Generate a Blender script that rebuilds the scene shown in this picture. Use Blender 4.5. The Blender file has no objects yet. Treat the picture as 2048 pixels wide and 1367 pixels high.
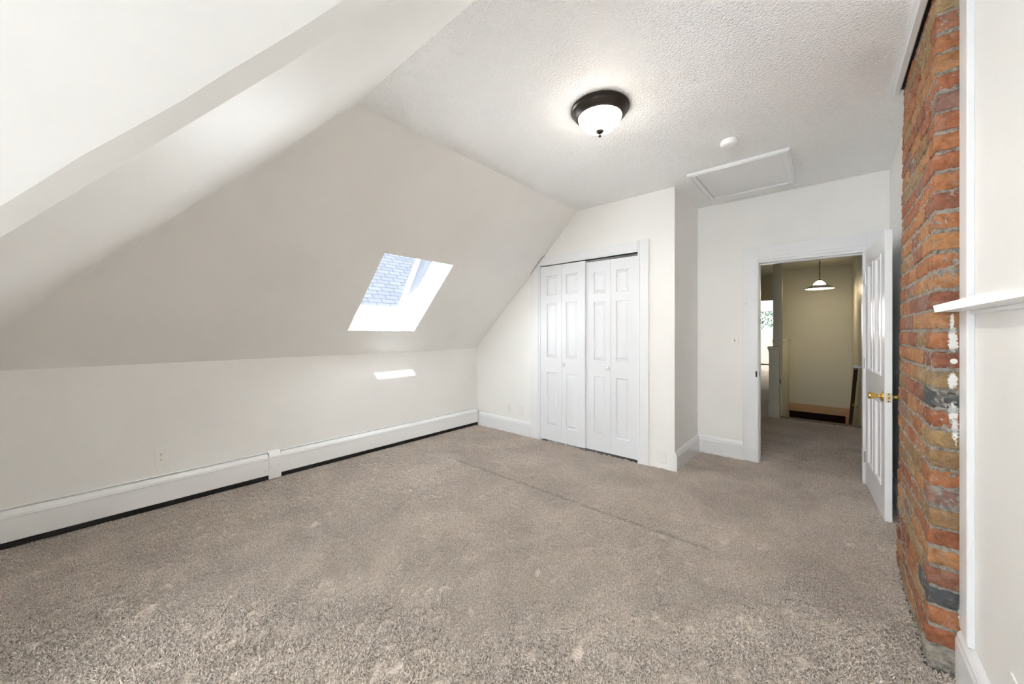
import bpy, math, random
from mathutils import Vector, Matrix
random.seed(7)
R = math.radians
scene = bpy.context.scene
COL = scene.collection

# ------------------------------------------------------------------ room dimensions (metres)
H = 2.586            # flat ceiling
XK, ZK = -3.643, 1.045   # knee wall under the long roof slope
XS = -2.053          # where that slope meets the ceiling
YC = 3.443           # closet wall
XR = -1.044          # corner of the closet block
YE = 4.221           # entry wall
XW = 0.376           # right wall
YV = 0.988           # hip slope meets the ceiling
YH = -0.602          # knee wall under the hip slope
XD = -1.882          # knee wall of the window dormer
XDT = -0.355         # dormer slope meets the ceiling
YB = -3.3           # window wall behind the camera
K = (H - ZK) / (XS - XK)
CH_Y0, CH_Y1 = 2.0686, 2.866   # chimney front / back
HALL_X = 0.362

# ------------------------------------------------------------------ materials
def newmat(name):
    m = bpy.data.materials.new(name); m.use_nodes = True
    nt = m.node_tree; b = nt.nodes['Principled BSDF']
    return m, nt, b
def N(nt, t, **kw):
    n = nt.nodes.new(t)
    for k, v in kw.items():
        if k in n.inputs: n.inputs[k].default_value = v
        else: setattr(n, k, v)
    return n
def paint(name, col, rough=0.5, bump=0.06, bscale=60, var=0.03, bdist=0.004, spec=0.4):
    m, nt, b = newmat(name); L = nt.links
    geo = N(nt, 'ShaderNodeNewGeometry')
    n1 = N(nt, 'ShaderNodeTexNoise', Scale=1.7, Detail=4.0)
    L.new(geo.outputs['Position'], n1.inputs['Vector'])
    mr = N(nt, 'ShaderNodeMapRange'); mr.inputs['From Min'].default_value = .3; mr.inputs['From Max'].default_value = .7
    mr.inputs['To Min'].default_value = 1 - var; mr.inputs['To Max'].default_value = 1 + var * .5
    L.new(n1.outputs['Fac'], mr.inputs['Value'])
    vm = N(nt, 'ShaderNodeVectorMath', operation='SCALE'); vm.inputs[0].default_value = col
    L.new(mr.outputs['Result'], vm.inputs['Scale'])
    L.new(vm.outputs['Vector'], b.inputs['Base Color'])
    b.inputs['Roughness'].default_value = rough
    b.inputs['Specular IOR Level'].default_value = spec
    if bump:
        n2 = N(nt, 'ShaderNodeTexNoise', Scale=bscale, Detail=5.0, Roughness=.6)
        L.new(geo.outputs['Position'], n2.inputs['Vector'])
        bp = N(nt, 'ShaderNodeBump', Strength=bump, Distance=bdist)
        L.new(n2.outputs['Fac'], bp.inputs['Height']); L.new(bp.outputs['Normal'], b.inputs['Normal'])
    return m
def plain(name, col, rough=0.5, metal=0.0, spec=0.5):
    m, nt, b = newmat(name)
    b.inputs['Base Color'].default_value = (*col, 1); b.inputs['Roughness'].default_value = rough
    b.inputs['Metallic'].default_value = metal; b.inputs['Specular IOR Level'].default_value = spec
    # faint procedural wear so that nothing is perfectly even
    geo = N(nt, 'ShaderNodeNewGeometry'); n = N(nt, 'ShaderNodeTexNoise', Scale=25.0, Detail=3.0)
    nt.links.new(geo.outputs['Position'], n.inputs['Vector'])
    mr = N(nt, 'ShaderNodeMapRange'); mr.inputs['To Min'].default_value = max(0, rough - .06); mr.inputs['To Max'].default_value = min(1, rough + .06)
    nt.links.new(n.outputs['Fac'], mr.inputs['Value']); nt.links.new(mr.outputs['Result'], b.inputs['Roughness'])
    return m
def emit(name, col, strength):
    m, nt, b = newmat(name)
    b.inputs['Base Color'].default_value = (*col, 1)
    b.inputs['Emission Color'].default_value = (*col, 1); b.inputs['Emission Strength'].default_value = strength
    return m

M = {}
M['wall'] = paint('wall_paint', (.846, .838, .819), .42, .10, 45, .035)
M['hallwall'] = paint('hall_paint', (.70, .68, .59), .45, .10, 45, .03)
M['lowershade'] = paint('lower_hall_shade', (.10, .03, .03), .6, .05, 40, .05)  # unlit lower hall: its shade is put into the colour
M['ceil'] = None
M['trim'] = paint('trim_gloss', (.80, .808, .82), .28, .03, 30, .015, .003, .5)
M['door'] = paint('door_gloss', (.81, .82, .84), .27, .03, 25, .012, .002, .5)
M['closetdoor'] = paint('closet_door_gloss', (.755, .765, .79), .34, .02, 25, .01, .002, .5)
M['heater'] = paint('heater_enamel', (.86, .87, .87), .35, .02, 25, .02, .002, .5)
M['plate'] = plain('ivory_plastic', (.84, .83, .79), .35)
M['plate_painted'] = paint('painted_plate', (.82, .81, .78), .42, .02, 40, .02)
M['white_plastic'] = plain('white_plastic', (.88, .88, .87), .4)
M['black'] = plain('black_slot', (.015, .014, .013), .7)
M['fin_shade'] = plain('shaded_fin_metal', (.03, .028, .026), .6, .4)
M['bronze'] = plain('oiled_bronze', (.045, .036, .032), .35, .75)
M['brass'] = plain('polished_brass', (.78, .52, .16), .18, 1.0)
M['oldbrass'] = plain('dull_brass', (.66, .58, .40), .35, 1.0)
M['steel'] = plain('steel', (.55, .55, .54), .35, 1.0)
M['glassknob'] = plain('clear_plastic_knob', (.80, .82, .82), .12, 0.0, .8)
M['wood'] = plain('dark_rail_wood', (.055, .028, .016), .35)
M['peach'] = paint('stair_header_wood', (.62, .40, .26), .5, .05, 20, .06)
M['siding'] = paint('white_fascia', (.86, .86, .86), .5, .02, 20, .02)
M['leaf'] = plain('leaf_green', (.10, .135, .085), .7)
M['bark'] = plain('bark', (.12, .08, .05), .9)

def ceiling_mat():
    m, nt, b = newmat('textured_ceiling'); L = nt.links
    b.inputs['Base Color'].default_value = (.91, .91, .908, 1); b.inputs['Roughness'].default_value = .55
    geo = N(nt, 'ShaderNodeNewGeometry')
    n = N(nt, 'ShaderNodeTexNoise', Scale=92.0, Detail=2.5, Roughness=.55)
    v = N(nt, 'ShaderNodeTexVoronoi', Scale=135.0, feature='SMOOTH_F1')
    L.new(geo.outputs['Position'], n.inputs['Vector']); L.new(geo.outputs['Position'], v.inputs['Vector'])
    ma = N(nt, 'ShaderNodeMath', operation='MULTIPLY_ADD'); ma.inputs[1].default_value = -.5
    L.new(v.outputs['Distance'], ma.inputs[0]); L.new(n.outputs['Fac'], ma.inputs[2])
    bp = N(nt, 'ShaderNodeBump', Strength=.8, Distance=.012)
    L.new(ma.outputs[0], bp.inputs['Height']); L.new(bp.outputs['Normal'], b.inputs['Normal'])
    return m
M['ceil'] = ceiling_mat()

def carpet_mat(name, tuft):
    m, nt, b = newmat(name); L = nt.links
    geo = N(nt, 'ShaderNodeNewGeometry')
    b.inputs['Roughness'].default_value = .95; b.inputs['Specular IOR Level'].default_value = .1
    dim = 1.0 if tuft else .45
    # yarn to yarn tone
    nf = N(nt, 'ShaderNodeTexNoise', Scale=130.0, Detail=3.0, Roughness=.7)
    L.new(geo.outputs['Position'], nf.inputs['Vector'])
    cr = N(nt, 'ShaderNodeValToRGB')
    e = cr.color_ramp.elements
    e[0].position = .30; e[0].color = (.44 * dim, .365 * dim, .305 * dim, 1)
    e[1].position = .70; e[1].color = (.97 * dim, .885 * dim, .815 * dim, 1)
    L.new(nf.outputs['Fac'], cr.inputs['Fac'])
    # vacuum marks and wear patches
    nw = N(nt, 'ShaderNodeTexNoise', Scale=2.3, Detail=5.0, Roughness=.6, Distortion=.6)
    L.new(geo.outputs['Position'], nw.inputs['Vector'])
    mr = N(nt, 'ShaderNodeMapRange'); mr.inputs['From Min'].default_value = .36; mr.inputs['From Max'].default_value = .64
    mr.inputs['To Min'].default_value = .87; mr.inputs['To Max'].default_value = 1.06
    L.new(nw.outputs['Fac'], mr.inputs['Value'])
    # the seam between two carpet widths
    sp = N(nt, 'ShaderNodeSeparateXYZ'); L.new(geo.outputs['Position'], sp.inputs[0])
    wob = N(nt, 'ShaderNodeTexNoise', Scale=6.0, Detail=3.0); L.new(geo.outputs['Position'], wob.inputs['Vector'])
    y0 = N(nt, 'ShaderNodeMath', operation='MULTIPLY_ADD'); y0.inputs[1].default_value = .05; y0.inputs[2].default_value = -2.366
    L.new(wob.outputs['Fac'], y0.inputs[0])
    d = N(nt, 'ShaderNodeMath', operation='ADD'); L.new(sp.outputs['Y'], d.inputs[0]); L.new(y0.outputs[0], d.inputs[1])
    ab = N(nt, 'ShaderNodeMath', operation='ABSOLUTE'); L.new(d.outputs[0], ab.inputs[0])
    s1 = N(nt, 'ShaderNodeMapRange'); s1.inputs['From Min'].default_value = .004; s1.inputs['From Max'].default_value = .016
    s1.inputs['To Min'].default_value = .74; s1.inputs['To Max'].default_value = 1.0
    L.new(ab.outputs[0], s1.inputs['Value'])
    s2 = N(nt, 'ShaderNodeMapRange'); s2.inputs['From Min'].default_value = -.75; s2.inputs['From Max'].default_value = -.45
    s2.inputs['To Min'].default_value = 0; s2.inputs['To Max'].default_value = 1
    L.new(sp.outputs['X'], s2.inputs['Value'])
    s3 = N(nt, 'ShaderNodeMapRange'); s3.inputs['From Min'].default_value = -2.9; s3.inputs['From Max'].default_value = -2.2
    s3.inputs['To Min'].default_value = 1; s3.inputs['To Max'].default_value = 0; L.new(sp.outputs['X'], s3.inputs['Value'])
    m0 = N(nt, 'ShaderNodeMath', operation='MAXIMUM'); L.new(s3.outputs['Result'], m0.inputs[0]); L.new(s2.outputs['Result'], m0.inputs[1])
    mx = N(nt, 'ShaderNodeMath', operation='MAXIMUM'); L.new(s1.outputs['Result'], mx.inputs[0]); L.new(m0.outputs[0], mx.inputs[1])
    mu = N(nt, 'ShaderNodeMath', operation='MULTIPLY'); L.new(mr.outputs['Result'], mu.inputs[0]); L.new(mx.outputs[0], mu.inputs[1])
    vm = N(nt, 'ShaderNodeVectorMath', operation='SCALE'); L.new(cr.outputs['Color'], vm.inputs[0]); L.new(mu.outputs[0], vm.inputs['Scale'])
    L.new(vm.outputs['Vector'], b.inputs['Base Color'])
    if not tuft:
        bp = N(nt, 'ShaderNodeBump', Strength=.8, Distance=.01)
        L.new(nf.outputs['Fac'], bp.inputs['Height']); L.new(bp.outputs['Normal'], b.inputs['Normal'])
    return m
M['carpet'] = carpet_mat('carpet_backing', False)
M['pile'] = carpet_mat('carpet_yarn', True)

def paint_mask(nt, geo):
    """white paint daubed on the front of the chimney: (x, z, half width, half height)"""
    L = nt.links
    sp = N(nt, 'ShaderNodeSeparateXYZ'); L.new(geo.outputs['Position'], sp.inputs[0])
    no = N(nt, 'ShaderNodeTexNoise', Scale=130.0, Detail=5.0, Roughness=.75); L.new(geo.outputs['Position'], no.inputs['Vector'])
    out = None
    for (x, z, rx, rz, rag) in [(.347, 1.245, .0105, .050, 2.2), (.3485, 1.222, .0125, .022, 1.2), (.346, 1.305, .005, .035, 2.6), (.350, 1.163, .0095, .0095, .15), (.347, 1.09, .012, .030, 1.8),
                           (.348, .970, .011, .035, 2.6), (.353, .915, .008, .05, 3.0), (.374, 2.26, .006, .10, 2.8), (.374, 1.9, .005, .12, 3.0), (.373, 1.68, .006, .05, 2.5),
                           (.372, 1.10, .004, .05, 3.0), (.371, .24, .010, .06, 2.2), (.366, .09, .012, .05, 2.6), (.375, .62, .006, .06, 3.0)]:
        def lin(sock, c, r):
            a = N(nt, 'ShaderNodeMath', operation='SUBTRACT'); L.new(sock, a.inputs[0]); a.inputs[1].default_value = c
            q = N(nt, 'ShaderNodeMath', operation='DIVIDE'); L.new(a.outputs[0], q.inputs[0]); q.inputs[1].default_value = r
            p = N(nt, 'ShaderNodeMath', operation='MULTIPLY'); L.new(q.outputs[0], p.inputs[0]); L.new(q.outputs[0], p.inputs[1])
            return p.outputs[0]
        s = N(nt, 'ShaderNodeMath', operation='ADD'); L.new(lin(sp.outputs['X'], x, rx), s.inputs[0]); L.new(lin(sp.outputs['Z'], z, rz), s.inputs[1])
        t = N(nt, 'ShaderNodeMath', operation='MULTIPLY_ADD'); L.new(no.outputs['Fac'], t.inputs[0]); t.inputs[1].default_value = rag * 2.5; L.new(s.outputs[0], t.inputs[2])
        g = N(nt, 'ShaderNodeMath', operation='LESS_THAN'); L.new(t.outputs[0], g.inputs[0]); g.inputs[1].default_value = 1 + rag * 2.5 * .48
        if out is None: out = g.outputs[0]
        else:
            mx = N(nt, 'ShaderNodeMath', operation='MAXIMUM'); L.new(out, mx.inputs[0]); L.new(g.outputs[0], mx.inputs[1]); out = mx.outputs[0]
    yy = N(nt, 'ShaderNodeMath', operation='LESS_THAN'); L.new(sp.outputs['Y'], yy.inputs[0]); yy.inputs[1].default_value = CH_Y0 + .02
    fin = N(nt, 'ShaderNodeMath', operation='MULTIPLY'); L.new(out, fin.inputs[0]); L.new(yy.outputs[0], fin.inputs[1])
    return fin.outputs[0]
def brick_mat():
    m, nt, b = newmat('old_brick'); L = nt.links
    geo = N(nt, 'ShaderNodeNewGeometry')
    at = N(nt, 'ShaderNodeAttribute'); at.attribute_name = 'tint'
    n1 = N(nt, 'ShaderNodeTexNoise', Scale=30.0, Detail=9.0, Roughness=.74, Distortion=.6); L.new(geo.outputs['Position'], n1.inputs['Vector'])
    mr = N(nt, 'ShaderNodeMapRange'); mr.inputs['From Min'].default_value = .3; mr.inputs['From Max'].default_value = .7
    mr.inputs['To Min'].default_value = .50; mr.inputs['To Max'].default_value = 1.45; L.new(n1.outputs['Fac'], mr.inputs['Value'])
    vm = N(nt, 'ShaderNodeVectorMath', operation='SCALE'); L.new(at.outputs['Color'], vm.inputs[0]); L.new(mr.outputs['Result'], vm.inputs['Scale'])
    # lime bloom and tan scuffs
    n2 = N(nt, 'ShaderNodeTexNoise', Scale=16.0, Detail=8.0, Roughness=.75, Distortion=1.0); L.new(geo.outputs['Position'], n2.inputs['Vector'])
    m2 = N(nt, 'ShaderNodeMapRange'); m2.inputs['From Min'].default_value = .50; m2.inputs['From Max'].default_value = .74
    m2.inputs['To Max'].default_value = .55; L.new(n2.outputs['Fac'], m2.inputs['Value'])
    mix = N(nt, 'ShaderNodeMix', data_type='RGBA'); L.new(m2.outputs['Result'], mix.inputs['Factor'])
    L.new(vm.outputs['Vector'], mix.inputs['A']); mix.inputs['B'].default_value = (.48, .41, .33, 1)
    # dark pits
    n3 = N(nt, 'ShaderNodeTexNoise', Scale=70.0, Detail=5.0, Roughness=.7); L.new(geo.outputs['Position'], n3.inputs['Vector'])
    m3 = N(nt, 'ShaderNodeMapRange'); m3.inputs['From Min'].default_value = .57; m3.inputs['From Max'].default_value = .68
    m3.inputs['To Max'].default_value = .6; L.new(n3.outputs['Fac'], m3.inputs['Value'])
    mix3 = N(nt, 'ShaderNodeMix', data_type='RGBA'); L.new(m3.outputs['Result'], mix3.inputs['Factor'])
    L.new(mix.outputs['Result'], mix3.inputs['A']); mix3.inputs['B'].default_value = (.10, .055, .035, 1)
    mix2 = N(nt, 'ShaderNodeMix', data_type='RGBA'); L.new(paint_mask(nt, geo), mix2.inputs['Factor'])
    L.new(mix3.outputs['Result'], mix2.inputs['A']); mix2.inputs['B'].default_value = (.82, .82, .80, 1)
    L.new(mix2.outputs['Result'], b.inputs['Base Color'])
    b.inputs['Roughness'].default_value = .8; b.inputs['Specular IOR Level'].default_value = .25
    bp = N(nt, 'ShaderNodeBump', Strength=.7, Distance=.006); L.new(n1.outputs['Fac'], bp.inputs['Height']); L.new(bp.outputs['Normal'], b.inputs['Normal'])
    return m
def mortar_mat():
    m, nt, b = newmat('crumbly_mortar'); L = nt.links
    geo = N(nt, 'ShaderNodeNewGeometry')
    n1 = N(nt, 'ShaderNodeTexNoise', Scale=60.0, Detail=8.0, Roughness=.75); L.new(geo.outputs['Position'], n1.inputs['Vector'])
    cr = N(nt, 'ShaderNodeValToRGB'); e = cr.color_ramp.elements
    e[0].position = .32; e[0].color = (.10, .085, .07, 1); e[1].position = .56; e[1].color = (.50, .46, .40, 1)
    L.new(n1.outputs['Fac'], cr.inputs['Fac'])
    mix2 = N(nt, 'ShaderNodeMix', data_type='RGBA'); L.new(paint_mask(nt, geo), mix2.inputs['Factor'])
    L.new(cr.outputs['Color'], mix2.inputs['A']); mix2.inputs['B'].default_value = (.82, .82, .80, 1)
    L.new(mix2.outputs['Result'], b.inputs['Base Color']); b.inputs['Roughness'].default_value = .95
    bp = N(nt, 'ShaderNodeBump', Strength=1.0, Distance=.012); L.new(n1.outputs['Fac'], bp.inputs['Height']); L.new(bp.outputs['Normal'], b.inputs['Normal'])
    return m
M['brick'] = brick_mat(); M['mortar'] = mortar_mat()
def shingle_mat():
    m, nt, b = newmat('asphalt_shingles'); L = nt.links
    geo = N(nt, 'ShaderNodeNewGeometry'); tc = N(nt, 'ShaderNodeTexCoord')
    br = N(nt, 'ShaderNodeTexBrick', Scale=1.0)
    br.inputs['Color1'].default_value = (.0095, .0102, .012, 1); br.inputs['Color2'].default_value = (.011, .0118, .0137, 1)
    br.inputs['Mortar'].default_value = (.0065, .007, .0085, 1); br.inputs['Mortar Size'].default_value = .012
    br.inputs['Brick Width'].default_value = .32; br.inputs['Row Height'].default_value = .14
    L.new(tc.outputs['UV'], br.inputs['Vector'])
    L.new(br.outputs['Color'], b.inputs['Base Color']); b.inputs['Roughness'].default_value = 1.0; b.inputs['Specular IOR Level'].default_value = 0.0
    return m
M['shingle'] = shingle_mat()
def glass_mat():
    m = bpy.data.materials.new('window_glass'); m.use_nodes = True; nt = m.node_tree
    nt.nodes.remove(nt.nodes['Principled BSDF'])
    o = nt.nodes['Material Output']
    tr = N(nt, 'ShaderNodeBsdfTransparent'); tr.inputs['Color'].default_value = (.97, .98, .98, 1)
    gl = N(nt, 'ShaderNodeBsdfGlossy', Roughness=.02)
    mx = N(nt, 'ShaderNodeMixShader'); mx.inputs[0].default_value = .04; nt.links.new(tr.outputs[0], mx.inputs[1]); nt.links.new(gl.outputs[0], mx.inputs[2])
    nt.links.new(mx.outputs[0], o.inputs['Surface'])
    return m
M['glass'] = glass_mat()
M['dome'] = emit('lit_frosted_glass', (1.0, .93, .82), 15.0)
M['shade_glow'] = emit('lit_shade', (1.0, .95, .84), 3.0)

# ------------------------------------------------------------------ mesh helpers
class MB:
    def __init__(s): s.v = []; s.f = []; s.m = []; s.sm = []
    def poly(s, pts, mi=0, smooth=False):
        i = len(s.v); s.v += [tuple(p) for p in pts]; s.f.append(tuple(range(i, i + len(pts)))); s.m.append(mi); s.sm.append(smooth)
    def grid(s, rows, mi=0, smooth=True, close=False, flip=False):
        i = len(s.v); n = len(rows[0])
        for r in rows: s.v += [tuple(p) for p in r]
        for a in range(len(rows) - 1):
            for b in range(n if close else n - 1):
                q = (i + a * n + b, i + a * n + (b + 1) % n, i + (a + 1) * n + (b + 1) % n, i + (a + 1) * n + b)
                s.f.append(q[::-1] if flip else q); s.m.append(mi); s.sm.append(smooth)
    def box(s, a, b, mi=0, bev=0):
        x0, y0, z0 = [min(p, q) for p, q in zip(a, b)]; x1, y1, z1 = [max(p, q) for p, q in zip(a, b)]
        bev = min(bev, (x1 - x0) * .45, (y1 - y0) * .45, (z1 - z0) * .45)
        if bev > 0:
            lo, hi = (x0, y0, z0), (x1, y1, z1); V = {}
            i = len(s.v)
            for cx in (0, 1):
                for cy in (0, 1):
                    for cz in (0, 1):
                        cc = (cx, cy, cz)
                        for ax in range(3):       # vertex lying on the face whose normal is along ax
                            p = [(lo[q] if cc[q] == 0 else hi[q]) if q == ax else ((lo[q] + bev) if cc[q] == 0 else (hi[q] - bev)) for q in range(3)]
                            V[(cc, ax)] = len(s.v); s.v.append(tuple(p))
            cen = Vector(((x0 + x1) / 2, (y0 + y1) / 2, (z0 + z1) / 2))
            def addf(idx):
                P = [Vector(s.v[q]) for q in idx]; n = (P[1] - P[0]).cross(P[2] - P[0])
                m_ = sum(P, Vector()) / len(P)
                if n.dot(m_ - cen) < 0: idx = idx[::-1]
                s.f.append(tuple(idx)); s.m.append(mi); s.sm.append(False)
            for ax in range(3):
                o1, o2 = [q for q in range(3) if q != ax]
                for side in (0, 1):
                    f_ = []
                    for a_, b_ in ((0, 0), (1, 0), (1, 1), (0, 1)):
                        cc = [0, 0, 0]; cc[ax] = side; cc[o1] = a_; cc[o2] = b_; f_.append(V[(tuple(cc), ax)])
                    addf(f_)
                for a_ in (0, 1):                 # edges parallel to ax
                    for b_ in (0, 1):
                        c0 = [0, 0, 0]; c1 = [0, 0, 0]; c1[ax] = 1
                        for cc in (c0, c1): cc[o1] = a_; cc[o2] = b_
                        addf([V[(tuple(c0), o1)], V[(tuple(c1), o1)], V[(tuple(c1), o2)], V[(tuple(c0), o2)]])
            for cx in (0, 1):
                for cy in (0, 1):
                    for cz in (0, 1): addf([V[((cx, cy, cz), q)] for q in range(3)])
            return
        p = [(x0, y0, z0), (x1, y0, z0), (x1, y1, z0), (x0, y1, z0), (x0, y0, z1), (x1, y0, z1), (x1, y1, z1), (x0, y1, z1)]
        i = len(s.v); s.v += p
        for q in ((3, 2, 1, 0), (4, 5, 6, 7), (0, 1, 5, 4), (1, 2, 6, 5), (2, 3, 7, 6), (3, 0, 4, 7)):
            s.f.append(tuple(i + k for k in q)); s.m.append(mi); s.sm.append(False)
    def prism(s, pts, off, mi=0):
        """polygon extruded by vector off"""
        o = Vector(off); a = [Vector(p) for p in pts]; b = [p + o for p in a]
        n = Vector((0, 0, 0))
        for k in range(len(a)): n += a[k].cross(a[(k + 1) % len(a)])
        if n.dot(o) > 0: a = a[::-1]; b = b[::-1]
        s.poly(a, mi); s.poly(b[::-1], mi)
        for k in range(len(a)):
            k2 = (k + 1) % len(a); s.poly([a[k2], a[k], b[k], b[k2]], mi)
    def lathe(s, prof, c=(0, 0, 0), axis='z', seg=48, mi=0, cap=True):
        """prof: (radius, height)"""
        rows = []
        for r, h in prof:
            row = []
            for k in range(seg):
                t = 2 * math.pi * k / seg; x, y = r * math.cos(t), r * math.sin(t)
                p = {'z': (x, y, h), 'x': (h, x, y), 'y': (x, h, y)}[axis]
                row.append((c[0] + p[0], c[1] + p[1], c[2] + p[2]))
            rows.append(row)
        s.grid(rows, mi, True, True)
        if cap:
            if prof[0][0] > 1e-6: s.poly(rows[0][::-1], mi)
            if prof[-1][0] > 1e-6: s.poly(rows[-1], mi)
    def tube(s, pts, r, seg=10, mi=0):
        pts = [Vector(p) for p in pts]; rows = []
        for i, p in enumerate(pts):
            d = (pts[min(i + 1, len(pts) - 1)] - pts[max(i - 1, 0)]).normalized()
            u = d.cross(Vector((0, 0, 1)));
            if u.length < 1e-3: u = d.cross(Vector((1, 0, 0)))
            u.normalize(); w = d.cross(u)
            rr = r[i] if isinstance(r, (list, tuple)) else r
            rows.append([p + (u * math.cos(2 * math.pi * k / seg) + w * math.sin(2 * math.pi * k / seg)) * rr for k in range(seg)])
        s.grid(rows, mi, True, True); s.poly(rows[0][::-1], mi); s.poly(rows[-1], mi)
    def profile(s, p0, p1, nrm, prof, mi=0):
        """moulding: prof = (out, up) polygon swept from p0 to p1, out along nrm"""
        p0, p1, n = Vector(p0), Vector(p1), Vector(nrm); z = Vector((0, 0, 1))
        A = [p0 + n * a + z * b for a, b in prof]
        s.prism(A, p1 - p0, mi)
    def build(s, name, mats, parent=None, label=None):
        me = bpy.data.meshes.new(name); me.from_pydata(s.v, [], s.f)
        for m in (mats if isinstance(mats, (list, tuple)) else [mats]): me.materials.append(m)
        me.polygons.foreach_set('material_index', s.m); me.polygons.foreach_set('use_smooth', s.sm)
        me.update()
        o = bpy.data.objects.new(name, me); COL.objects.link(o)
        if parent: o.parent = parent
        if label: o['label'] = label
        return o
def wn(o):
    """merge doubles and make normals consistent"""
    import bmesh
    bm = bmesh.new(); bm.from_mesh(o.data); bmesh.ops.remove_doubles(bm, verts=bm.verts, dist=1e-5)
    bmesh.ops.recalc_face_normals(bm, faces=bm.faces); bm.to_mesh(o.data); bm.free(); o.data.update(); return o
def struct(o, label=None):
    o['kind'] = 'structure'
    if label: o['label'] = label
    return o
def thing(name, label, cat, loc=(0, 0, 0), rz=0, group=None):
    o = bpy.data.objects.new(name, None); COL.objects.link(o); o.empty_display_size = .05
    o.location = loc; o.rotation_euler = (0, 0, rz); o['label'] = label; o['category'] = cat
    if group: o['group'] = group
    return o
def tag(o, label, cat, group=None):
    o['label'] = label; o['category'] = cat
    if group: o['group'] = group
    return o
def boxobj(name, a, b, mat, parent=None, bev=0):
    m = MB(); m.box(a, b, 0, bev); return m.build(name, mat, parent)

# ================================================================== THE ROOM SHELL
T = .14
# ---- floor: bedroom, hall landing, stairwell cut out, far room
f = MB()
f.box((XK - .1, YB - .1, -.12), (XW + .1, YE + .12, 0))
f.box((-3.2, YE + .12, -.12), (HALL_X, 6.83, 0))
f.box((-3.2, 6.83, -.12), (-.66, 17.0, 0))
f.box((-.62, 9.9, -.12), (.5, 17.0, 0))
struct(f.build('floor', M['carpet']), 'light brown carpeted floor')

# ---- ceiling (flat part) of the room, L shaped round the hip and dormer slopes
c = MB()
c.box((XS, YV, H), (XW + .1, YE, H + .15)); c.box((XDT, YB, H), (XW + .1, YV, H + .15))
struct(c.build('ceiling', M['ceil']), 'flat textured white ceiling')

# ---- roof slope over the knee wall, with the skylight hole
nS = Vector((-K, 0, 1)).normalized()      # outward
def zs(x): return ZK + K * (x - XK)
def vy(x): return YV + (x - XS)           # valley, 45 degrees in plan
SX0, SX1, SY0, SY1 = -3.397, -2.741, 1.556, 2.279
s = MB(); off = nS * .19
def sp(x, y): return (x, y, zs(x))
FR = .075                                 # fillet half width along each slope
def band(x0, x1, ya0, ya1, yb):
    s.prism([sp(x0, ya0), sp(x1, ya1), sp(x1, yb), sp(x0, yb)], off)
g = FR * 1.0
band(XK, SX0, vy(XK) + g, vy(SX0) + g, YC)
band(SX1, XS, vy(SX1) + g, vy(XS) + g, YC)
band(SX0, SX1, vy(SX0) + g, vy(SX1) + g, SY0); band(SX0, SX1, SY1, SY1, YC)
struct(s.build('ceiling_slope', M['wall']), 'long sloping ceiling with the skylight in it')

# ---- hip slope (faces the closet), softly rounded into the long slope
kH = (H - ZK) / (YV - YH)
def zh(y): return H + kH * (y - YV)
nH = Vector((0, -kH, 1)).normalized()
h = MB()
def edge2(z):                              # corner between hip slope and dormer slope
    t = (z - ZK) / (H - ZK); return Vector((XD + (XDT - XD) * t, YH + (YV - YH) * t, z))
# plane part
va0 = Vector((XK + g, YH, ZK)); va1 = Vector((XS + g, YV, H))
h.prism([va0, va1, edge2(H), edge2(ZK)], nH * .15)
# fillet: quadratic curve between the two slopes
rows = []
for t in [i / 12 for i in range(-1, 14)]:
    V = Vector((XK, YH, ZK)).lerp(Vector((XS, YV, H)), t)
    A = V + Vector((g, 0, 0)); Bp = V + Vector((0, g, 0))
    rows.append([A * (1 - q) ** 2 + V * 2 * q * (1 - q) + Bp * q * q for q in [k / 10 for k in range(11)]])
h.grid(rows, 0, True)
h.prism([rows[0][0] + nH * .1, rows[-1][0] + nH * .1, rows[-1][-1] + nH * .1, rows[0][-1] + nH * .1], Vector((0, 0, .1)))
struct(h.build('ceiling_hip', M['wall']), 'hip slope of the ceiling beside the dormer')

# ---- dormer slope (catches the window light), with a narrow hand plastered arris
nD = Vector((-1, 0, 1.0)).normalized()
kD = (H - ZK) / (XDT - XD); nD = Vector((-kD, 0, 1)).normalized()
d = MB(); band_y = .0594; sh = nD * -.011
import itertools
rowA, rowB = [], []
for i in range(25):
    t = -.02 + 1.03 * i / 24; P = edge2(ZK + (H - ZK) * t)
    w = band_y + .003 * math.sin(t * 21) + .002 * math.sin(t * 47 + 1)
    rowA.append(P); rowB.append(P + Vector((0, -w, 0)) + sh)
d.grid([rowA, rowB], 0, False)
far = [Vector((p.x, YB, p.z)) for p in rowB]
d.grid([rowB, far], 0, False)
d.prism([rowA[0] + nD * .06, rowA[-1] + nD * .06, far[-1] + nD * .06, far[0] + nD * .06], nD * .12)
struct(wn(d.build('ceiling_dormer', M['wall'])), 'bright dormer slope above the camera')

# ---- walls
w = MB(); w.box((XK - T, YH - T, 0), (XK, YE, ZK + .02)); struct(w.build('wall_left', M['wall']), 'low knee wall behind the baseboard heater')
w = MB(); w.box((XK - T, YH - T, 0), (XD, YH, ZK + .02)); w.box((XD - T, YB - T, 0), (XD, YH - T, ZK + .02)); struct(w.build('wall_dormer', M['wall']), 'low knee walls of the dormer')
# window wall behind
WX0, WX1, WZ0, WZ1 = -.85, .22, .60, 1.92
w = MB()
w.box((XD - T, YB - T, 0), (XW + .1, YB, WZ0)); w.box((XD - T, YB - T, WZ0), (WX0, YB, WZ1)); w.box((WX1, YB - T, WZ0), (XW + .1, YB, WZ1)); w.box((XD - T, YB - T, WZ1), (XW + .1, YB, H + .15))
struct(w.build('wall_front', M['wall']), 'dormer wall with the window')
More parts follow.
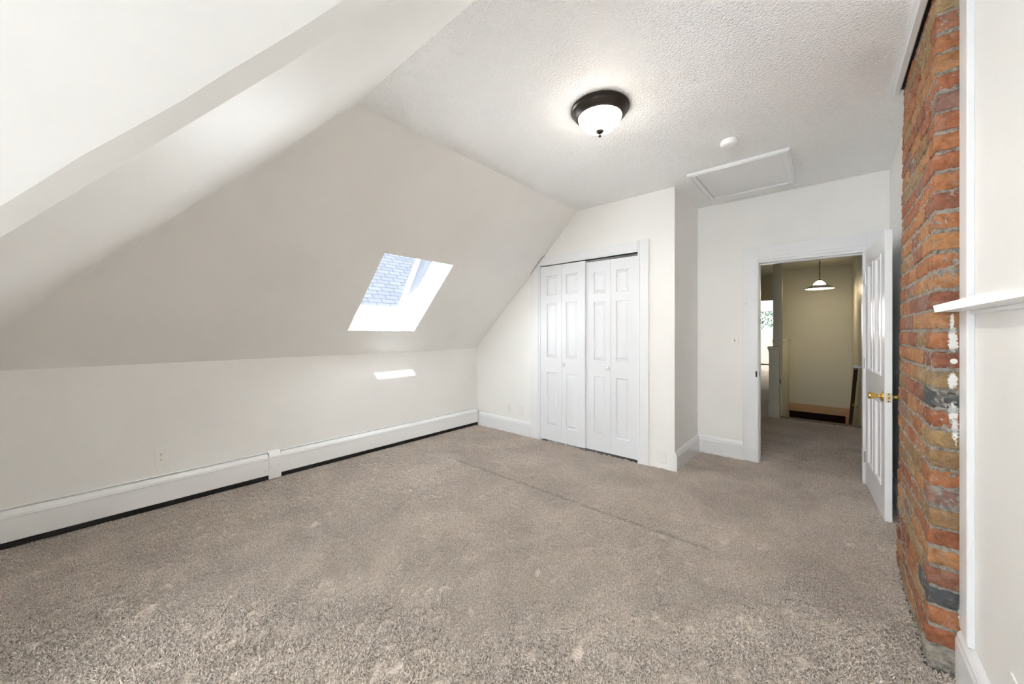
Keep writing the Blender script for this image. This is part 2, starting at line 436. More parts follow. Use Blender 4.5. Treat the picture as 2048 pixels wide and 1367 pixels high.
# closet wall, opening for the bifold doors
OX0, OX1, OZ = -2.548, -1.378, 2.043
w = MB()
def cw(pts): w.prism([(x, YC, z) for x, z in pts], (0, .11, 0))
xo = lambda z: XS - (H - z) / K
cw([(XK - .05, 0), (OX0, 0), (OX0, zs(OX0) + .03), (XK - .05, ZK + .03)])
cw([(OX0, OZ), (OX1, OZ), (OX1, H + .02), (XS, H + .02), (OX0, zs(OX0) + .03)])
cw([(OX1, 0), (XR, 0), (XR, H + .02), (OX1, H + .02)])
w.box((XR - .11, YC + .11, 0), (XR, YE, H + .02))
struct(w.build('wall_closet', M['wall']), 'closet wall with folding doors')
# closet inside (shade painted black)
# entry wall with the doorway
DX0, DX1, DZ = -.502, .240, 1.957
w = MB()
w.box((XK - T, YE, 0), (DX0 - .012, YE + .12, H + .1)); w.box((DX1, YE, 0), (XW + .12, YE + .12, H + .1)); w.box((DX0 - .012, YE, DZ), (DX1, YE + .12, H + .1))
struct(w.build('wall_back', M['wall']), 'entry wall with the open doorway')
# right wall, stops either side of the chimney
w = MB()
w.box((XW, YB - T, 0), (XW + .14, CH_Y0 - .002, H + .02)); struct(w.build('wall_right', M['wall']), 'white right wall in front of the chimney')
w = MB(); w.box((XW + .004, CH_Y1 + .002, 0), (XW + .14, YE + .12, H + .02)); struct(w.build('wall_right_rear', M['wall']), 'right wall behind the open door')
w = MB(); w.box((XW + .035, CH_Y0 - .002, 0), (XW + .14, CH_Y1 + .002, H + .02)); struct(w.build('wall_right_flue', M['wall']), 'wall behind the chimney')

# ---- hall shell
w = MB()
w.box((HALL_X, YE + .12, -2.7), (HALL_X + .12, 12, 2.62)); struct(w.build('wall_hall_right', M['hallwall']), 'stair wall of the hall')
w = MB()
w.box((-.74, 9.8, -.24), (HALL_X, 9.92, 2.62)); w.box((-.86, 9.8, -.1), (-.74, 10.6, 2.62)); struct(w.build('wall_hall_back', M['hallwall']), 'end wall of the stairwell')
w = MB()
w.box((-3.2, 10.5, 0), (-1.75, 10.6, 2.62)); w.box((-1.75, 10.5, 2.02), (-.74, 10.6, 2.62)); struct(w.build('wall_hall_divider', M['hallwall']), 'wall with opening to the far room')
w = MB(); w.box((-3.3, YE + .12, 0), (-3.2, 17.1, 2.62)); struct(w.build('wall_hall_left', M['hallwall']), 'left wall of hall and far room')
w = MB()
w.box((-3.3, 4.34, 2.60), (.5, 17.1, 2.72)); struct(w.build('ceiling_hall', M['hallwall']), 'hall ceiling')
w = MB(); w.box((.4, 9.92, 0), (.5, 17.1, 2.62)); struct(w.build('wall_far_right', M['wall']), 'right wall of the far room')
FX0, FX1, FZ0, FZ1 = -2.7, -.9, 1.33, 2.13
w = MB()
w.box((-3.3, 17.0, 0), (.5, 17.1, FZ0)); w.box((-3.3, 17.0, FZ1), (.5, 17.1, 2.62)); w.box((-3.3, 17.0, FZ0), (FX0, 17.1, FZ1)); w.box((FX1, 17.0, FZ0), (.5, 17.1, FZ1))
struct(w.build('wall_far', M['wall']), 'far room wall with window')
# lower storey seen down the stairs, shade painted into its dark colour
w = MB()
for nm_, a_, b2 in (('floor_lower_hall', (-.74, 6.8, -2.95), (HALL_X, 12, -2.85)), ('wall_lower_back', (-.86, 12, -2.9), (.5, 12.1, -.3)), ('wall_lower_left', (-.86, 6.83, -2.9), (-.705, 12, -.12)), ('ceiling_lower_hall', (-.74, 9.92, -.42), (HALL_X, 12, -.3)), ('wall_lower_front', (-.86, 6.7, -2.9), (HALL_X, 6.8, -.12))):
    w = MB(); w.box(a_, b2); struct(w.build(nm_, M['lowershade']), 'lower hall below the stairs, its shade painted dark')
# half wall and tall post on the left of the stairs
w = MB(); w.box((-.690, 7.45, .0), (-.62, 9.8, 1.10)); w.box((-.70, 7.45, 1.10), (-.598, 9.8, 1.135), bev=.006); w.box((-.69, 6.835, -.9), (-.62, 9.8, .0))
struct(w.build('wall_stair_guard', M['hallwall']), 'half wall guarding the stairs')
w = MB(); w.box((-.632, 6.835, 0), (-.519, 6.905, 2.60)); struct(w.build('trim_stair_post', M['hallwall']), 'tall plain post at the stair head')
w = MB(); w.box((-.74, 9.76, -.40), (HALL_X, 9.80, -.24)); w.box((.27, 9.70, -.75), (HALL_X, 9.80, -.40)); struct(w.build('trim_stair_header', M['peach']), 'tan wood header over the lower stairs')

# ------------------------------------------------------------------ baseboards
BB = [(0, 0), (.020, 0), (.020, .140), (.0165, .150), (.0165, .158), (.012, .170), (.006, .182), (0, .186)]
b = MB(); b.profile((XK + .06, YC, 0), (-2.690, YC, 0), (0, -1, 0), BB); struct(b.build('baseboard_closet', M['trim']), 'white baseboard left of the closet')
b = MB(); b.profile((XR, YC - .001, 0), (XR, YE, 0), (1, 0, 0), BB); struct(b.build('baseboard_closet_side', M['trim']), 'white baseboard on the side of the closet block')
b = MB(); b.profile((XR, YE, 0), (-.632, YE, 0), (0, -1, 0), BB); struct(b.build('baseboard_back', M['trim']), 'white baseboard left of the doorway')
BR = [(0, 0), (.024, 0), (.024, .150), (.020, .163), (.020, .172), (.012, .186), (0, .197)]
b = MB(); b.profile((XW, YB, 0), (XW, CH_Y0 - .003, 0), (-1, 0, 0), BR); struct(b.build('baseboard_right', M['trim']), 'white baseboard in front of the chimney')
b = MB(); b.profile((XW + .004, CH_Y1 + .01, 0), (XW + .004, YE, 0), (-1, 0, 0), BB); struct(b.build('baseboard_right_rear', M['trim']), 'white baseboard behind the door')
b = MB(); b.profile((HALL_X, YE + .14, 0), (HALL_X, 6.83, 0), (-1, 0, 0), BB); struct(b.build('baseboard_hall', M['trim']), 'hall baseboard on the stair wall')

# ------------------------------------------------------------------ trims (casings and boards)
def casing_v(m, x0, x1, y, z0, z1, inner, t=.018):
    """vertical casing board on a wall facing -Y, with a bead along its inner edge"""
    m.box((x0, y - t, z0), (x1, y, z1), bev=.003)
    if inner == 'r': m.box((x1 - .022, y - t - .005, z0), (x1 - .006, y - t + .002, z1), bev=.002)
    if inner == 'l': m.box((x0 + .006, y - t - .005, z0), (x0 + .022, y - t + .002, z1), bev=.002)
# closet casing; its top left corner is cut off by the slope
m = MB(); t = .02
ztop = 2.150
xl = -2.686
m.prism([(xl, YC, 0), (OX0 - .022, YC, 0), (OX0 - .022, YC, ztop), (xo(ztop) + .012, YC, ztop), (xl, YC, zs(xl) - .012)], (0, -t, 0))
casing_v(m, OX1, -1.272, YC, 0, ztop, 'l', t)
m.box((OX0 - .022, YC - t, OZ), (OX1, YC, ztop))
m.box((OX0 - .022, YC - t + .006, 0), (OX0 + .002, YC + .06, OZ))          # jamb edge
m.box((OX0, YC - t - .005, OZ + .006), (OX1, YC - t + .002, OZ + .020), bev=.002)
m.box((OX1 - .002, YC - t + .004, 0), (OX1 + .012, YC + .10, OZ)); m.box((OX0, YC - .004, OZ - .0), (OX1, YC + .10, OZ + .012))
struct(m.build('trim_1', M['trim']), 'white casing of the closet')
# doorway casing
m = MB()
casing_v(m, -.633, DX0, YE, 0, 2.098, 'r')
casing_v(m, DX1 + .006, .372, YE, 0, 2.098, 'l')
m.box((DX0, YE - .018, DZ + .002), (DX1 + .01, YE, 2.098)); m.box((-.633, YE - .021, 2.085), (.372, YE, 2.098))
for k, dz in ((0, .004), (1, .03)): m.box((DX0, YE - .024 + .002 * k, DZ + dz), (DX1, YE - .016, DZ + dz + .014), bev=.002)
# jamb lining and stop
m.box((DX0 - .02, YE - .012, 0), (DX0 + .001, YE + .13, DZ)); m.box((DX0 - .001, YE + .045, 0), (DX0 + .006, YE + .075, DZ))
m.box((DX1 - .018, YE + .002, 0), (DX1 + .004, YE + .13, DZ)); m.box((DX0, YE - .012, DZ - .018), (DX1, YE + .13, DZ + .004)); m.box((DX0, YE + .045, DZ - .03), (DX1, YE + .075, DZ - .018))
trim2 = struct(m.build('trim_2', M['trim']), 'white casing of the open doorway')
st = MB(); st.box((DX0 + .000, YE + .012, .835), (DX0 + .0035, YE + .037, .895), bev=.001)
o = st.build('strike_plate', M['oldbrass'], trim2); st = MB(); st.box((DX0 + .0025, YE + .018, .85), (DX0 + .0045, YE + .031, .88)); st.build('strike_hole', M['black'], o)
st = MB(); st.box((DX0 - .024, YE - .0250, .835), (DX0 - .010, YE - .0180, .893), bev=.003); st.build('strike_plate', M['black'], trim2, 'dark worn strike plate')
hk = MB(); hk.lathe([(.004, 0), (.004, -.003)], (-.604, YE - .018, 1.548), 'y', 12); hk.build('hook_hole', M['black'], trim2)
# vertical trim board where the right wall meets the chimney front
m = MB(); m.box((XW - .014, 1.952, .197), (XW, CH_Y0 - .003, H), bev=.003); m.box((XW - .018, 1.949, .196), (XW + .001, 1.966, H - .001), bev=.003)
struct(m.build('trim_3', M['trim']), 'vertical white board beside the brick chimney')
# two step moulding along the ceiling beside the chimney
m = MB()
m.box((.262, 1.2, H - .007), (.272, CH_Y1 + .02, H + .001)); m.box((.270, 1.2, H - .022), (.298, CH_Y1 + .012, H + .001), bev=.004)
t4 = struct(m.build('trim_4', M['trim']), 'white moulding on the ceiling beside the chimney')
m = MB(); m.box((.2985, 1.9, H - .0025), (.325, CH_Y1 + .006, H + .001)); m.build('gap_shade', M['black'], t4, 'black strip painted as the shade beside the chimney')  # black strip stands in for the shade of the open slit

# ================================================================== SKYLIGHT (window_1)
mw = MB()
U = Vector((1, 0, K)).normalized()        # up the slope
def skp(x, y, d): return Vector((x, y, zs(x))) + nS * d
def fr(x0, x1, y0, y1, d0, d1): mw.prism([skp(x0, y0, d0), skp(x1, y0, d0), skp(x1, y1, d0), skp(x0, y1, d0)], nS * (d1 - d0))
q = .028
fr(SX0 - .02, SX0 + q * .75, SY0 - .02, SY1 + .02, .155, .25); fr(SX1 - q * .75, SX1 + .02, SY0 - .02, SY1 + .02, .155, .25)
fr(SX0, SX1, SY0 - .02, SY0 + q, .155, .25); fr(SX0, SX1, SY1 - q, SY1 + .02, .155, .25)
win1 = bpy.data.objects.new('window_1', None); COL.objects.link(win1); struct(win1, 'skylight in the long slope')
mw.build('window_frame', M['trim'], win1)
mg = MB(); mg.poly([skp(SX0, SY0, .19), skp(SX1, SY0, .19), skp(SX1, SY1, .19), skp(SX0, SY1, .19)]); mg.build('pane', M['glass'], win1)

# dormer window behind the camera (lets the daylight in)
win2 = bpy.data.objects.new('window_2', None); COL.objects.link(win2); struct(win2, 'dormer window')
mw = MB(); yy = YB - .09
for a, b_ in (((WX0, WZ0), (WX0 + .05, WZ1)), ((WX1 - .05, WZ0), (WX1, WZ1)), ((WX0, WZ0), (WX1, WZ0 + .05)), ((WX0, WZ1 - .05), (WX1, WZ1)), ((WX0, 1.25), (WX1, 1.29))):
    mw.box((a[0], yy, a[1]), (b_[0], yy + .05, b_[1]))
mw.build('window_frame', M['trim'], win2)
mg = MB(); mg.poly([(WX0, yy + .02, WZ0), (WX1, yy + .02, WZ0), (WX1, yy + .02, WZ1), (WX0, yy + .02, WZ1)]); mg.build('pane', M['glass'], win2)
# far room window
win3 = bpy.data.objects.new('window_3', None); COL.objects.link(win3); struct(win3, 'bright window of the far room')
mw = MB()
for a, b_ in (((FX0, FZ0), (FX0 + .05, FZ1)), ((FX1 - .05, FZ0), (FX1, FZ1)), ((FX0, FZ0), (FX1, FZ0 + .04)), ((FX0, FZ1 - .04), (FX1, FZ1)), ((-1.22, FZ0), (-1.17, FZ1)), ((-2.3, FZ0), (-2.25, FZ1))):
    mw.box((a[0], 17.02, a[1]), (b_[0], 17.07, b_[1]))
mw.build('window_frame', M['trim'], win3)

# ================================================================== PANEL DOORS
def panel_leaf(m, w, h, t, panels, prof, both=False):
    """slab 0..w, y 0..t (face at y=0 looks to -Y); panels = (x0,x1,z0,z1); prof = [(inset, depth)]"""
    def face(y, sgn):
        xs = sorted({0, w, *[p[0] for p in panels], *[p[1] for p in panels]}); zs_ = sorted({0, h, *[p[2] for p in panels], *[p[3] for p in panels]})
        for i in range(len(xs) - 1):
            for j in range(len(zs_) - 1):
                cx, cz = (xs[i] + xs[i + 1]) / 2, (zs_[j] + zs_[j + 1]) / 2
                if any(p[0] < cx < p[1] and p[2] < cz < p[3] for p in panels): continue
                q = [(xs[i], y, zs_[j]), (xs[i + 1], y, zs_[j]), (xs[i + 1], y, zs_[j + 1]), (xs[i], y, zs_[j + 1])]
                m.poly(q if sgn > 0 else q[::-1])
        for (x0, x1, z0, z1) in panels:
            prev = None
            for ins, dep in prof:
                yv_ = y + sgn * dep
                ring = [(x0 + ins, yv_, z0 + ins), (x1 - ins, yv_, z0 + ins), (x1 - ins, yv_, z1 - ins), (x0 + ins, yv_, z1 - ins)]
                if prev:
                    for k in range(4):
                        q = [prev[k], prev[(k + 1) % 4], ring[(k + 1) % 4], ring[k]]
                        m.poly(q if sgn > 0 else q[::-1])
                prev = ring
            m.poly(prev if sgn > 0 else prev[::-1])
    face(0, 1)
    if both: face(t, -1)
    else: m.poly([(0, t, 0), (0, t, h), (w, t, h), (w, t, 0)])
    m.poly([(0, 0, 0), (0, 0, h), (0, t, h), (0, t, 0)]); m.poly([(w, 0, 0), (w, t, 0), (w, t, h), (w, 0, h)])
    m.poly([(0, 0, 0), (0, t, 0), (w, t, 0), (w, 0, 0)]); m.poly([(0, 0, h), (w, 0, h), (w, t, h), (0, t, h)])
BPROF = [(0, 0), (.007, .011), (.015, .011), (.034, .0015)]

def bifold(name, xa, xb, label, knob_leaf, y, tilt, h0, h1):
    o = bpy.data.objects.new(name, None); COL.objects.link(o); struct(o, label); o.location = (xa, y, 0)
    wl = (xb - xa) / 2 - .0015
    h = h1 - h0
    for k in range(2):
        # wide stile on the outer side of the pair, narrow one beside the fold
        a, b_ = (.090, .054) if k == 0 else (.054, .090)
        P = [(a, wl - b_, h - .335, h - .115), (a, wl - b_, .950, h - .425), (a, wl - b_, .165, .775)]
        m = MB(); panel_leaf(m, wl, h, .032, P, BPROF)
        lf = m.build('door_leaf', M['closetdoor'], o); lf.location = (k * (wl + .003), 0, h0)
        if k == knob_leaf:
            kx = .036 if k == 1 else wl - .022
            kn = MB(); kn.lathe([(.008, 0), (.007, -.012), (.013, -.018), (.019, -.026), (.019, -.034), (.014, -.041), (.0001, -.043)], (kx, 0, .905 - h0), 'y', 24)
            kn.build('knob', M['glassknob'], lf, 'clear round knob')
    o.rotation_euler = (0, 0, tilt)
    return o
bifold('door_1', OX0 + .012, -1.948, 'left pair of white folding closet doors', 1, YC - .020, R(-.25), .034, 2.028)
bifold('door_2', -1.947, OX1 - .004, 'right pair of white folding closet doors', 0, YC + .004, 0, .031, 2.012)
# track, and the closet interior with its shade painted black
m = MB(); m.box((OX0, YC + .045, OZ - .014), (OX1, YC + .075, OZ + .002)); struct(m.build('trim_closet_track', M['steel']), 'track above the closet doors')
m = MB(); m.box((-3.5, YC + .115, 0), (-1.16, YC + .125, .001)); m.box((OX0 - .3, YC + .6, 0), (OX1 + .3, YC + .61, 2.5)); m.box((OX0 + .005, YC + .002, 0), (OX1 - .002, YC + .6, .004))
struct(m.build('wall_closet_inside_shade', M['black']), 'closet interior painted black for its shade')

# ---- entry door, swung open against the right wall
door = bpy.data.objects.new('door_3', None); COL.objects.link(door); struct(door, 'white four panel entry door standing open')
hx, hy = .2395, 4.205; ex, ey = .2872, 3.452
DL = math.hypot(ex - hx, ey - hy); ang = math.atan2(ey - hy, ex - hx)
door.location = (hx, hy, .012); door.rotation_euler = (0, 0, ang)
DH = 1.936; dt = .036
m = MB()
P = [(.115, .335, .955, DH - .135), (.425, .645, .955, DH - .135), (.115, .335, .20, .775), (.425, .645, .20, .775)]
EPROF = [(0, 0), (.004, -.005), (.014, -.002), (.020, .010), (.024, .010), (.048, .007)]
P = [(p[0] * DL / .757, p[1] * DL / .757, p[2], p[3]) for p in P]
# local +X runs along the leaf; with this rotation local -Y faces the room's left side
panel_leaf(m, DL, DH, dt, P, EPROF, True)
leaf = m.build('door_leaf', M['door'], door)
kz = .822; kx = DL - .062
KP = [(.033, 0), (.033, -.004), (.024, -.010), (.0115, -.014), (.0095, -.026), (.013, -.032), (.0205, -.040), (.0235, -.055), (.0245, -.066), (.022, -.071), (.014, -.072), (.013, -.069), (.0001, -.069)]
kn = MB(); kn.lathe(KP, (kx, 0, kz), 'y', 32); kn.build('knob', M['brass'], leaf, 'polished brass knob')
kn = MB(); kn.lathe([(r, dt - hh) for r, hh in KP], (kx, 0, kz), 'y', 32); kn.build('knob', M['brass'], leaf, 'polished brass knob')
lp = MB(); lp.box((DL, .005, kz - .032), (DL + .0022, dt - .005, kz + .032), bev=.001); lpo = lp.build('latch_plate', M['oldbrass'], leaf)
lb = MB(); lb.box((DL + .002, .011, kz - .009), (DL + .011, .024, kz + .009), bev=.003); lb.build('latch_bolt', M['brass'], lpo)
for sgn in (-1, 1):
    sc = MB(); sc.lathe([(.004, 0), (.004, .001)], (DL + .002, dt / 2, kz + sgn * .024), 'x', 12); sc.build('screw', M['bronze'], lpo)
for z in (.22, 1.00, 1.70):
    hg = MB(); hg.lathe([(.006, -.045), (.006, .045)], (-.004, -.004, z), 'z', 12); hg.box((-.003, -.0015, z - .045), (.012, .001, z + .045)); hg.build('hinge', M['steel'], leaf)

# ================================================================== BRICK CHIMNEY
def chx(z): return .2835 + (.3095 - .2835) * z / H      # left face leans slightly
chim = thing('chimney', 'exposed orange brick chimney with white paint daubs by the right wall', 'chimney', (0, 0, 0))
vs, fs, tints = [], [], []
PAL = [((.37, .150, .066), 9), ((.32, .120, .058), 7), ((.40, .195, .085), 7), ((.29, .175, .085), 6), ((.33, .22, .11), 4), ((.25, .10, .06), 4), ((.27, .15, .115), 3)]
DARK = (.085, .088, .092)
def pick(): return random.choices([p for p, _ in PAL], [q for _, q in PAL])[0]
def brick(x0, x1, y0, y1, z0, z1, tint):
    """irregular rounded brick: 8 ring outline x 4 levels with wobble"""
    i0 = len(vs); c = .004
    def rn(s_): return random.uniform(-s_, s_)
    def rect(n, ins, z):
        # perimeter samples, counter clockwise
        P = []
        ax0, ax1, ay0, ay1 = x0 + ins, x1 - ins, y0 + ins, y1 - ins
        for k in range(n): P.append((ax0 + c + (ax1 - ax0 - 2 * c) * k / (n - 1), ay0))
        for k in range(n): P.append((ax1, ay0 + c + (ay1 - ay0 - 2 * c) * k / (n - 1)))
        for k in range(n): P.append((ax1 - c - (ax1 - ax0 - 2 * c) * k / (n - 1), ay1))
        for k in range(n): P.append((ax0, ay1 - c - (ay1 - ay0 - 2 * c) * k / (n - 1)))
        return [(p[0] + rn(.0022), p[1] + rn(.0022), z + rn(.0022)) for p in P]
    n = 8
    lev = [(z0, .004), (z0 + .004, .0005), (z0 + (z1 - z0) * .3, -.0005), (z0 + (z1 - z0) * .5, .0), (z0 + (z1 - z0) * .7, -.0005), (z1 - .004, .0005), (z1, .004)]
    for z, ins in lev:
        for (px, py, pz) in rect(n, ins, z): vs.append((px + chx(pz) - .2835, py, pz))
    m_ = 4 * n
    for a in range(len(lev) - 1):
        for k in range(m_):
            fs.append((i0 + a * m_ + k, i0 + a * m_ + (k + 1) % m_, i0 + (a + 1) * m_ + (k + 1) % m_, i0 + (a + 1) * m_ + k)); tints.append(tint)
    fs.append(tuple(range(i0 + m_ - 1, i0 - 1, -1))); tints.append(tint)
    e = i0 + (len(lev) - 1) * m_
    fs.append(tuple(range(e, e + m_))); tints.append(tint)
CP = .0738; z_base = 1.277 - 17 * CP
n = 0; zc = z_base - CP
xL = .2835; jm = .011
while zc < H - .002:
    z0 = max(zc + jm * .5, .0) + random.uniform(-.002, .002); z1 = min(zc + CP - jm * .5 + random.uniform(-.002, .002), H - .004)
    if z1 - z0 > .02:
        ci = round((zc - z_base) / CP)
        y = CH_Y0 + random.uniform(-.002, .003); first = True
        half = (ci % 2 == 0)
        while y < CH_Y1 - .03:
            ln = (.098 if (first and half) else .205) + random.uniform(-.012, .012)
            if first and not half: ln = random.choice([.205, .16])
            y1 = min(y + ln, CH_Y1 + random.uniform(-.004, .004))
            if CH_Y1 - y1 < .05: y1 = CH_Y1 + random.uniform(-.004, .004)
            tint = pick()
            if first and ci in (13, 3): tint = DARK
            if first and ci in (0,): tint = (.30, .27, .23)
            j = random.uniform(-.003, .003)
            brick(xL + j, XW - .004 if first else xL + .07, y + jm * .5 * (0 if first else 1), y1 - jm * .5, z0, z1, tint)
            y = y1; first = False
    zc += CP
me = bpy.data.meshes.new('bricks'); me.from_pydata(vs, [], fs); me.materials.append(M['brick'])
ca = me.color_attributes.new('tint', 'FLOAT_COLOR', 'CORNER')
k = 0; buf = []
for p, t_ in zip(me.polygons, tints): buf += [*t_, 1.0] * p.loop_total
ca.data.foreach_set('color', buf)
me.polygons.foreach_set('use_smooth', [True] * len(me.polygons)); me.update()
ob = bpy.data.objects.new('bricks', me); COL.objects.link(ob); ob.parent = chim
# mortar body: fine wobbly skin just behind the brick faces
mm = MB()
def mort(f_): return f_ + random.uniform(-.0045, .0035)
nz = 260
def skin(path):
    rows = []
    for a in range(nz + 1):
        z = H * .9985 * a / nz
        rows.append([(px + chx(z) - .2835 + random.uniform(-.0008, .0036) * wx, py + random.uniform(-.0008, .0036) * wy, z) for px, py, wx, wy in path])
    mm.grid(rows, 0, True)
ins = .0022
P1 = [(XW - .004, CH_Y0 + ins, 0, 1)] + [(XW - .004 - (XW - .004 - xL - ins) * k / 12, CH_Y0 + ins, 0, 1) for k in range(1, 12)] + [(xL + ins, CH_Y0 + ins + .001, 1, 1)] + \
     [(xL + ins, CH_Y0 + ins + (CH_Y1 - CH_Y0 - 2 * ins) * k / 70, 1, 0) for k in range(1, 70)] + [(xL + ins, CH_Y1 - ins, 1, 1)] + [(XW - .004 - (XW - .004 - xL - ins) * (12 - k) / 12, CH_Y1 - ins, 0, 1) for k in range(1, 13)]
skin(P1)
mo = mm.build('mortar', M['mortar'], chim, 'grey crumbling mortar')

# ================================================================== BASEBOARD HEATERS
def heater(name, y0, y1, label):
    o = thing(name, label, 'heater', (0, 0, 0), 0, None)
    x = XK
    # back plate and sloping damper
    m = MB(); m.box((x + .001, y0, .085), (x + .006, y1, .236)); m.build('back_plate', M['heater'], o)
    m = MB(); m.prism([(x + .006, y0, .236), (x + .014, y0, .236), (x + .014, y0, .231), (x + .006, y0, .228)], (0, y1 - y0, 0))
    m.prism([(x + .018, y0, .226), (x + .046, y0, .208), (x + .046, y0, .204), (x + .018, y0, .222)], (0, y1 - y0, 0)); m.build('damper', M['heater'], o)
    m = MB()
    pr = [(.048, .212), (.056, .205), (.060, .193), (.060, .056), (.056, .052), (.056, .054), (.057, .058), (.057, .192), (.052, .203), (.046, .209)]
    m.prism([(x + a, y0, b_) for a, b_ in pr], (0, y1 - y0, 0)); m.prism([(x + .0598, y0, .197), (x + .0618, y0, .194), (x + .0618, y0, .190), (x + .0598, y0, .188)], (0, y1 - y0, 0))
    m.build('front_panel', M['heater'], o)
    m = MB(); m.box((x + .002, y0, .012), (x + .044, y1, .150)); m.box((x + .008, y0 + .01, .155), (x + .044, y1 - .01, .19)); m.build('fin_gap_shade', M['fin_shade'], o)  # dark block: fins, plus the shade under the panel put into the colour
    o['group'] = 'baseboard heaters'
    return o
HE = YC - .024
h1 = heater('baseboard_heater', -.58, .968, 'white baseboard heater run nearer the camera, below the power outlet')
h2 = heater('baseboard_heater', 1.062, HE, 'white baseboard heater run ending in the closet corner')
for (o, ys) in ((h1, (.945,)), (h2, (1.12,))):
    for yq in ys:
        for z in ((.185, .095) if o is h1 else (.16,)):
            sc = MB(); sc.lathe([(.0035, 0), (.003, .0015)], (XK + .060, yq, z), 'x', 10); sc.build('screw', M['steel'], o)
cov = thing('heater_splice_cover', 'white sheet metal cover strip joining two baseboard heaters', 'heater cover', (XK, 1.015, 0))
m = MB(); pr = [(.001, .244), (.030, .240), (.058, .218), (.0635, .205), (.0635, .018), (.0605, .018), (.0605, .204), (.056, .215), (.029, .237), (.001, .241)]
m.prism([(a, -.046, b_) for a, b_ in pr], (0, .092, 0)); m.box((.001, -.046, .02), (.062, -.0445, .236)); m.box((.001, .0445, .02), (.062, .046, .236)); m.build('cover', M['heater'], cov)
for yq in (-.033, .03):
    sc = MB(); sc.lathe([(.0035, 0), (.003, .0018)], (.0635, yq, .125), 'x', 10); sc.build('screw', M['steel'], cov)

# ================================================================== PLATES, OUTLETS, SWITCH
def rounded_plate(m, w, h, t, mi=0):
    m.box((-w / 2, -t, -h / 2), (w / 2, 0, h / 2), mi, bev=.0025)
def outlet(name, label, loc, rz, w=.07, hh=.115, mat='plate'):
    o = thing(name, label, 'outlet', loc, rz, 'power outlets on the walls')
    m = MB(); rounded_plate(m, w, hh, .006); pl = m.build('cover_plate', M[mat], o)
    for sg in (1, -1):
        r = MB(); zc_ = sg * .0195
        pts = []
        for k in range(20):
            a = 2 * math.pi * k / 20; pts.append((max(-.0145, min(.0145, .0172 * math.cos(a))), -.006, zc_ + .0145 * math.sin(a)))
        r.prism(pts, (0, -.0016, 0)); rc = r.build('receptacle', M[mat], o)
        sl = MB()
        for xx, ww, h_ in ((-.0065, .0022, .009), (.0065, .0022, .0075)): sl.box((xx - ww / 2, -.0082, zc_ + .0035 - h_ / 2 + .001), (xx + ww / 2, -.0074, zc_ + .0035 + h_ / 2 + .001))
        sl.lathe([(.0028, -.0074), (.0028, -.0082)], (0, 0, zc_ - .0075), 'y', 12); sl.build('slots', M['black'], rc)
    sc = MB(); sc.lathe([(.0028, -.006), (.0028, -.0068)], (0, 0, 0), 'y', 10); sc.build('screw', M['steel'], o)
    return o
outlet('power_outlet', 'ivory duplex outlet on the knee wall above the baseboard heater', (XK, .3135, .367), R(90), .072, .128)
outlet('power_outlet', 'small duplex outlet on the closet wall near the corner, by a blank plate', (-3.040, YC, .313), 0, .068, .104, 'plate_painted')
outlet('power_outlet', 'outlet plate low on the right wall in front of the chimney', (XW, 1.585, .300), R(-90), .072, .115)
for nm, lab, x, z, w_, h_ in (('wall_plate', 'painted blank wall plate between outlet and closet casing', -2.849, .308, .086, .113), ('wall_plate', 'painted blank plate low on the wall right of the closet', -1.156, .119, .080, .114)):
    o = thing(nm, lab, 'wall plate', (x, YC, z), 0, 'blank wall plates'); m = MB(); rounded_plate(m, w_, h_, .006); m.build('cover_plate', M['plate_painted'], o)
    for zz in (-.03, .03):
        m = MB(); m.lathe([(.003, -.006), (.003, -.0066)], (0, 0, zz), 'y', 10); m.build('screw', M['plate_painted'], o)
sw = thing('light_switch', 'ivory toggle light switch beside the open doorway', 'switch', (-.704, YE, 1.190))
m = MB(); rounded_plate(m, .073, .116, .006); m.build('cover_plate', M['plate'], sw)
m = MB(); m.box((-.005, -.0068, -.012), (.005, -.0055, .012)); m.build('toggle_slot', M['bronze'], sw)
m = MB(); m.prism([(-.0036, -.006, -.004), (.0036, -.006, -.004), (.0036, -.016, .004), (-.0036, -.016, .004)], (0, .001, .006)); m.build('toggle', M['plate'], sw)
for zz in (-.03, .03):
    m = MB(); m.lathe([(.0028, -.006), (.0028, -.0067)], (0, 0, zz), 'y', 10); m.build('screw', M['steel'], sw)

# ================================================================== CEILING THINGS
LX, LY = -1.013, 1.953
cl = thing('ceiling_light', 'bronze rimmed flush ceiling light with a lit frosted dome', 'ceiling light', (LX, LY, H))
m = MB(); m.lathe([(.150, 0), (.168, -.002), (.1685, -.010), (.166, -.014), (.160, -.016), (.157, -.024), (.153, -.033), (.146, -.039), (.144, -.043), (.140, -.046), (.138, -.050), (.135, -.0515), (.132, -.0535), (.129, -.056), (.126, -.0565), (.124, -.054), (.124, -.035)], seg=72, cap=False)
m.build('rim', M['bronze'], cl)
m = MB(); prof = [(.124, -.048)]
for k in range(1, 15):
    a = k / 14 * math.pi / 2; prof.append((.124 * math.cos(a) ** .95 if k < 14 else .0001, -.048 - .085 * math.sin(a)))
m.lathe(prof, seg=64, cap=False); m.build('glass_dome', M['dome'], cl)
m = MB(); m.lathe([(.0001, -.122), (.018, -.1235), (.0235, -.129), (.0235, -.134), (.018, -.142), (.010, -.147), (.006, -.150), (.0055, -.153), (.0095, -.157), (.0095, -.162), (.005, -.167), (.0001, -.170)], seg=24); m.build('finial', M['bronze'], cl)

